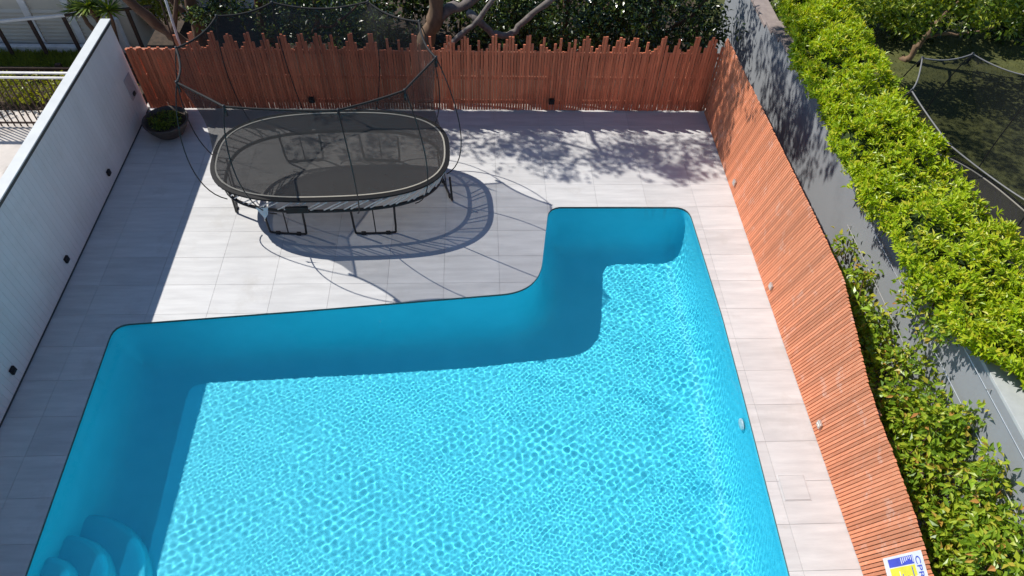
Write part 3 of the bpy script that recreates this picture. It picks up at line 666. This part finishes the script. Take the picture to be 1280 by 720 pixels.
# ------------------------------------------------------------------ plant bowl
pb = thing('plant_bowl', 'wide dark bowl planter with low green plants in the corner', 'planter', loc=(-5.36, 10.07, 0))
prof = [(.20,0),(.24,.02),(.32,.14),(.375,.25),(.385,.285),(.36,.285),(.33,.22)]; vs = []; fs = []; n = 40
for r, z in prof:
    for k in range(n): vs.append((r*math.cos(2*math.pi*k/n), r*math.sin(2*math.pi*k/n), z))
for q in range(len(prof)-1):
    for k in range(n): fs.append((q*n+k, q*n+(k+1)%n, (q+1)*n+(k+1)%n, (q+1)*n+k))
fs.append(tuple(range(n))[::-1]); MB().add(vs, fs).obj('bowl', M['pot'], pb, smooth=True)
MB().add([(0,0,.235)]+[(.33*math.cos(2*math.pi*k/n), .33*math.sin(2*math.pi*k/n), .222) for k in range(n)], [(0,1+k,1+(k+1)%n) for k in range(n)]).obj('soil', M['soil'], pb)
me = clumps([np.array([.24*math.sqrt(random.random())*math.cos(a), .24*math.sqrt(random.random())*math.sin(a), .26]) for a in np.linspace(0, 19, 26)], [.07]*26, [40]*26, .05, .022, .6, M['midleaf']); tag(link('plants', me, pb), kind='stuff')

# ------------------------------------------------------------------ trees behind the back fence
def tree(name, label, base, trunk, r0, r1, limbs, crowns, leaf, L, W, bark, group='trees behind the back fence', up=.5):
    t = thing(name, label, 'tree', group, base)
    tr = limb(t, base, [base]+trunk, r0, r1, bark, 'trunk')
    for pts, a, b in limbs: limb(t, base, pts, a, b, bark, 'limb')
    for i, cspec in enumerate(crowns): crown(t, base, cspec, leaf, L, W, M[leaf], up=up)
    return t
G0 = -.76
tree('leaning_tree', 'tree with reddish trunk leaning towards the white pole', (-4.7,12.0,G0), [(-5.0,11.95,.1),(-5.22,11.9,.48),(-5.56,11.9,.78),(-5.85,11.9,1.12),(-6.4,11.8,2.1),(-6.8,11.7,3.4)], .13, .07,
     [([(-5.56,11.9,.78),(-5.2,12.0,1.6),(-4.6,12.2,2.8),(-4.2,12.2,4.2)], .05, .02)],
     [[((-6.4,12.6,5.4),(1.3,1.2,.8),30,70,.34)]], 'darkleaf', .11, .05, M['bark'])
tree('forked_tree', 'dark forked tree in front of the pale house wall', (-5.0,12.35,G0), [(-5.23,12.3,.27),(-5.21,12.3,.69),(-5.2,12.3,1.09),(-5.1,12.3,1.9),(-4.8,12.4,3.4)], .16, .07,
     [([(-5.19,12.3,.66),(-5.36,12.3,.95),(-5.55,12.3,1.3),(-5.9,12.4,2.2)], .07, .03), ([(-5.0,12.3,2.2),(-4.4,12.2,3.2),(-3.7,12.1,4.6)], .05, .02)],
     [[((-3.9,12.5,5.3),(1.2,.9,.7),26,60,.32)], [((-4.6,12.0,1.25),(.5,.3,.3),16,40,.2)]], 'darkleaf', .10, .05, M['bark'])
tree('slender_tree', 'slender dark tree standing behind the trampoline net', (-3.8,12.6,G0), [(-3.92,12.5,.12),(-4.05,12.5,.58),(-4.03,12.5,1.15),(-3.8,12.4,2.6),(-3.3,12.2,4.4)], .10, .05,
     [([(-3.85,12.5,0),(-3.3,12.3,.35),(-2.95,12.2,.86),(-2.9,12.2,1.4),(-2.6,12.1,2.6)], .05, .03), ([(-3.0,12.2,.8),(-2.6,12.0,.95),(-2.1,11.9,1.4)], .03, .015), ([(-3.5,12.3,3.8),(-2.6,12.0,4.9),(-1.8,11.8,5.9)], .04, .02)],
     [[((-2.9,12.1,6.1),(1.5,.62,.5),31,64,.26)], [((-2.9,12.3,1.0),(1.3,.5,.55),54,44,.24)]], 'darkleaf', .105, .05, M['bark'])
tree('thick_tree', 'thick pale barked tree forking just above the back fence', (-1.15,12.1,G0), [(-1.07,12.0,.06),(-.92,12.0,.67),(-.72,12.0,1.08),(-.68,12.0,1.7),(-.8,12.1,2.8),(-.7,12.1,4.4)], .19, .10,
     [([(-.74,12.0,1.02),(-.45,12.0,1.28),(-.1,12.0,1.42),(.4,12.0,1.9),(1.0,12.0,3.0),(1.4,11.8,4.6)], .11, .05), ([(-.95,11.7,.35),(-.86,11.3,.53),(-.32,11.3,1.14),(.11,11.3,1.54),(.7,11.4,2.4)], .06, .04),
      ([(-.08,11.7,1.40),(.05,11.5,1.40),(.32,11.5,1.12),(.69,11.5,1.12),(.96,11.5,1.44),(1.36,11.5,1.8),(2.0,11.6,2.6)], .07, .05), ([(-.75,12.1,3.6),(-1.6,11.9,4.8),(-2.2,11.8,5.8)], .06, .02)],
     [[((-1.3,12.1,6.3),(1.2,.62,.5),28,66,.26)], [((1.5,11.4,6.1),(.5,1.9,.6),44,70,.28), ((.3,12.2,6.0),(.7,.9,.5),26,64,.28)], [((.6,12.6,1.1),(1.0,.5,.7),44,48,.26)]], 'darkleaf', .11, .055, M['barkpale'])
for o in list(bpy.data.objects):
    if o.name.startswith('limb') and o.parent and o.parent.name == 'thick_tree' and abs(o.data.vertices[0].co.y+.4) < .25: o.data.materials[0] = M['barkgrey']
tree('evergreen_tree', 'glossy dark evergreen rising above the middle of the back fence', (1.7,12.6,G0), [(1.7,12.6,0),(1.8,12.5,1.0),(1.6,12.4,2.6)], .10, .06,
     [([(1.7,12.5,.4),(2.3,12.3,1.0),(3.0,12.2,1.9)], .05, .02)],
     [[((1.8,12.3,1.0),(1.1,.75,.85),74,52,.27)], [((1.5,12.6,2.6),(1.1,.9,.6),26,50,.3)]], 'darkleaf', .11, .055, M['bark'])
tree('evergreen_tree', 'leafy evergreen in the fence corner beside the grey wall', (3.6,12.7,G0), [(3.6,12.6,0),(3.5,12.5,1.0),(3.7,12.4,2.4)], .10, .06,
     [([(3.55,12.5,.4),(4.1,12.2,1.1),(4.5,12.1,1.8)], .05, .02)],
     [[((3.7,12.2,.95),(1.2,.7,.85),90,52,.27)], [((3.2,12.8,2.6),(1.2,.9,.6),26,50,.3)]], 'darkleaf', .11, .055, M['bark'])
# dense scrub closing the view under the trees
def scrub(name, label, base, spec, leaf, group, L=.12, W=.06, hs=1.0):
    t = thing(name, label, 'shrub', group, base)
    for q in range(3): limb(t, base, [base, (base[0]+random.uniform(-.3,.3), base[1]+random.uniform(-.2,.2), base[2]+.6*hs), (base[0]+random.uniform(-.7,.7), base[1]+random.uniform(-.3,.3), base[2]+1.2*hs)], .03, .01, M['bark'], 'stem')
    crown(t, base, spec, leaf, L, W, M[leaf], name='foliage'); return t
for x, lb in ((-2.2,'dark scrub under the trees behind the trampoline'),(-.3,'dark scrub beside the thick pale trunk'),(1.5,'dark scrub behind the middle of the back fence'),(3.4,'dark scrub behind the corner of the back fence')):
    scrub('dark_shrub', lb, (x,14.4,G0), [((x,14.3,.2),(1.3,.6,1.2),46,50,.36)], 'darkleaf', 'scrub behind the trees', .16, .08)

# pale house wall and white pole seen between the trunks
hw = thing('pale_house', 'pale rendered house wall glimpsed between the trunks', 'house', loc=(-5.7,15.6,-.8)); MB().box(-1.1,.5,0,3,-.8,3).obj('wall', M['housewall'], hw); MB().box(-1.2,.6,-.15,3.1,3.0,3.15).obj('eave', M['offwhite'], hw)
wp = thing('white_pole', 'slim weathered white pole rising behind the fence near trampoline', 'pole', loc=(-5.22,11.2,G0)); MB().tube([(0,0,0),(.06,0,1.74),(.14,0,3.4)], .022, 8).obj('pole_shaft', M['offwhite'], wp, smooth=True); MB().tube([(-.09,0,0),(-.03,0,1.74),(.05,0,3.4)], .014, 8).obj('pole_pipe', M['timberdark'], wp, smooth=True); MB().bar((-.12,0,1.5),(.12,0,1.5),.05,.03).obj('clamp', M['timberdark'], wp)

# ------------------------------------------------------------------ neighbour on the left
ra = thing('picket_railing', 'dark metal picket railing with two pale top rails beyond white wall', 'railing', loc=(-8,11.0,-.62))
for z in (1.08,1.18): MB().box(-3.5,1.75,-.02,.02,z-.012,z+.012).obj('rail', M['offwhite'], ra)
MB().box(-3.5,1.75,-.012,.012,.08,.11).obj('rail', M['timberdark'], ra)
me = MB().box(-.009,.009,-.009,.009,0,1.06).mesh('picket', M['timberdark'])
for k in range(44): o = link('picket', me, ra); o.location = (-3.4+.118*k, 0, .01)
lb_ = thing('low_timber_rail', 'long dark timber beam fence behind the picket railing', 'fence', loc=(-8.3,12.45,-.6))
for z in (.10,.26): MB().bar((-3.6,0,z),(1.5,0,z),.05,.09).obj('beam', M['timberdark'], lb_)
for x in (-3,-1.5,0,1.4): MB().box(x-.05,x+.05,.026,.11,0,.34).obj('post', M['timberdark'], lb_)
fb = scrub('flower_bush', 'low variegated flowering bush along the picket railing', (-8.1,11.85,-.6), [((-8.2,11.75,-.3),(1.6,.32,.22),60,46,.15)], 'yellowleaf', None, .07, .04, .25)
gb = thing('grass_strip', None, None); C = np.stack([rng.uniform(-2.6,1.4,9000), rng.uniform(-.5,.42,9000), np.zeros(9000)],1); D = rng.normal(size=(9000,3))*.4; D[:,2] += 1
bpy.data.objects.remove(gb)
gme = leaf_mesh('grass_strip', C, D, rng.normal(size=(9000,3)), rng.uniform(.07,.16,9000), np.full(9000,.016), M['grass']); go = link('grass_strip', gme); go.location = (-8.9,13.0,-.60); tag(go, 'bright green grass strip in front of the louvred building', 'grass', kind='stuff')
kb = thing('white_kerb', 'white painted kerb at the foot of the louvred building', 'kerb', loc=(-9,13.46,-.6)); MB().box(-4,1.55,-.005,.12,0,.13).obj('kerb_body', M['offwhite'], kb, bevel=.01); MB().box(1.56,1.70,-.005,.12,0,.75).obj('upright', M['white'], kb)
fac = thing('louvred_building', 'beige building with pale vertical battens and horizontal louvres', 'building', loc=(-9,13.72,-.6))
MB().box(-6,1.8,.02,3,-.2,3.4).obj('wall', M['beige'], fac)
for x in (-2.55,-1.8,-1.0,-.15,.7,1.5): MB().box(x-.07,x+.07,-.025,.018,0,3.3).obj('batten', M['offwhite'], fac)
xs2 = [-2.55,-1.8,-1.0,-.15,.7,1.5]
for i in range(5):
    me = MB().add([(xs2[i]+.075,-.02,-.03),(xs2[i+1]-.075,-.02,-.03),(xs2[i+1]-.075,.016,.03),(xs2[i]+.075,.016,.03),(xs2[i]+.075,-.012,-.035),(xs2[i+1]-.075,-.012,-.035),(xs2[i+1]-.075,.019,.022),(xs2[i]+.075,.019,.022)], [(0,1,2,3),(7,6,5,4),(0,4,5,1),(1,5,6,2),(2,6,7,3),(3,7,4,0)]).mesh('louvre', M['beige'])
    for k in range(9): o = link('louvre', me, fac); o.location = (0,0,.10+.085*k)
rb = thing('post_rail_fence', 'dark post fence with a pale sloping top rail before the louvred building', 'fence', loc=(-9,13.28,-.6))
MB().bar((-2.2,0,.62),(.85,0,.95),.05,.045).obj('rail', M['offwhite'], rb); MB().bar((.85,0,.95),(2.6,0,1.16),.05,.045).obj('rail', M['timberdark'], rb)
for x, h in ((-1.3,.71),(-.6,.78),(.1,.86),(.8,.93),(1.5,1.02),(2.1,1.09)): MB().box(x-.035,x+.035,-.02,.02,0,h).obj('post', M['timberdark'], rb)
# yucca and hedge by the steps
yb = (-7.3,13.0,-.6); yu = thing('yucca', 'spiky yucca with bare leaning stems beyond the white wall', 'plant', loc=yb)
for e in ((-7.75,13.1,.55),(-7.45,13.0,.7),(-7.1,13.0,.62)):
    limb(yu, yb, [yb, ((yb[0]+e[0])/2, 13.0, 0), e], .05, .04, M['bark'], 'stem')
    n = 90; D = rand_dirs(n); D[:,2] = np.abs(D[:,2])*.8-.1; C = np.tile(np.array(e)-np.array(yb), (n,1)); me = leaf_mesh('blades', C, D, np.tile([0,0,1.], (n,1))+rng.normal(size=(n,3))*.2, rng.uniform(.25,.42,n), np.full(n,.035), M['midleaf'], fold=.1); tag(link('blades', me, yu), kind='stuff')
scrub('yellow_shrub', 'sunlit yellow green shrub beyond the yucca', (-6.9,14.6,-.7), [((-6.9,14.6,-.1),(.7,.4,.35),26,60,.22)], 'yellowleaf', None, .09, .04)
for x, lb in ((-6.75,'leaf littered planting step'),): pass

# ------------------------------------------------------------------ yard on the right
tree('branching_tree', 'broad leaved tree with a bare slanting trunk on the shaded lawn', (8.95,12.6,0), [(9.02,12.5,.02),(9.08,12.5,.3),(9.14,12.5,.55),(9.28,12.5,.92),(9.5,12.4,1.6)], .075, .04,
     [([(9.16,12.5,.56),(9.45,12.45,.66),(9.8,12.4,.68),(10.3,12.3,.9)], .035, .018), ([(9.2,12.5,.8),(8.7,12.3,1.2),(8.2,12.2,1.7)], .03, .012)],
     [[((9.4,11.9,1.75),(1.9,.8,.45),72,48,.24)], [((8.0,11.8,1.5),(.7,.5,.4),22,46,.2)]], 'canopyleaf', .12, .055, M['barkpale'], group='trees in the yard behind the hedge', up=.8)
tree('spreading_tree', 'spreading tree with pale leaf tips over the far trampoline yard', (12.2,12.2,0), [(12.1,12.1,.5),(11.9,12.0,1.3)], .09, .05,
     [([(11.95,12.0,1.1),(11.3,11.6,1.5),(10.8,11.2,1.7)], .04, .015)],
     [[((11.4,11.5,1.5),(1.7,.9,.55),76,46,.24)], [((8.6,12.8,4.6),(1.6,1.0,.5),44,60,.32)]], 'canopyleaf', .13, .055, M['barkpale'], group='trees in the yard behind the hedge', up=.8)  # second crown hangs out of view, added to shade the lawn
tree('bushy_tree', 'bright bushy tree just past the far end of the hedge', (6.6,12.3,0), [(6.6,12.2,.7),(6.7,12.2,1.4)], .08, .05,
     [([(6.65,12.2,.9),(6.2,11.9,1.5),(5.9,11.8,1.9)], .04, .015)],
     [[((6.6,11.9,1.55),(1.1,.7,.6),66,52,.24)], [((5.8,11.7,5.0),(1.4,1.2,.5),44,60,.32)]], 'canopyleaf', .10, .048, M['bark'], group='trees in the yard behind the hedge', up=.8)  # upper crown is unseen, put high up to throw shade on the lawn
for x, lb in ((7.4,'dark shrub mass behind the bushy tree'),(9.2,'dark shrub mass behind the slanting trunk'),(11.2,'dark shrub mass at the shaded end of the lawn'),(13.4,'dark shrub mass under the spreading tree')):
    scrub('dark_shrub', lb, (x,13.9,0), [((x,13.7,.8),(1.2,.6,.9),52,48,.34)], 'darkleaf', 'shrubs along the end of the lawn', .16, .08)
n = 26000; C = np.stack([rng.uniform(6.3,15,n), rng.uniform(3.5,13.6,n), np.zeros(n)],1); D = rng.normal(size=(n,3))*.6; D[:,2] += 1
gl = link('lawn_grass', leaf_mesh('lawn_grass', C, D, rng.normal(size=(n,3)), rng.uniform(.03,.07,n), np.full(n,.012), M['lawnblade'])); tag(gl, 'short dry grass of the neighbouring lawn', 'grass', kind='stuff')
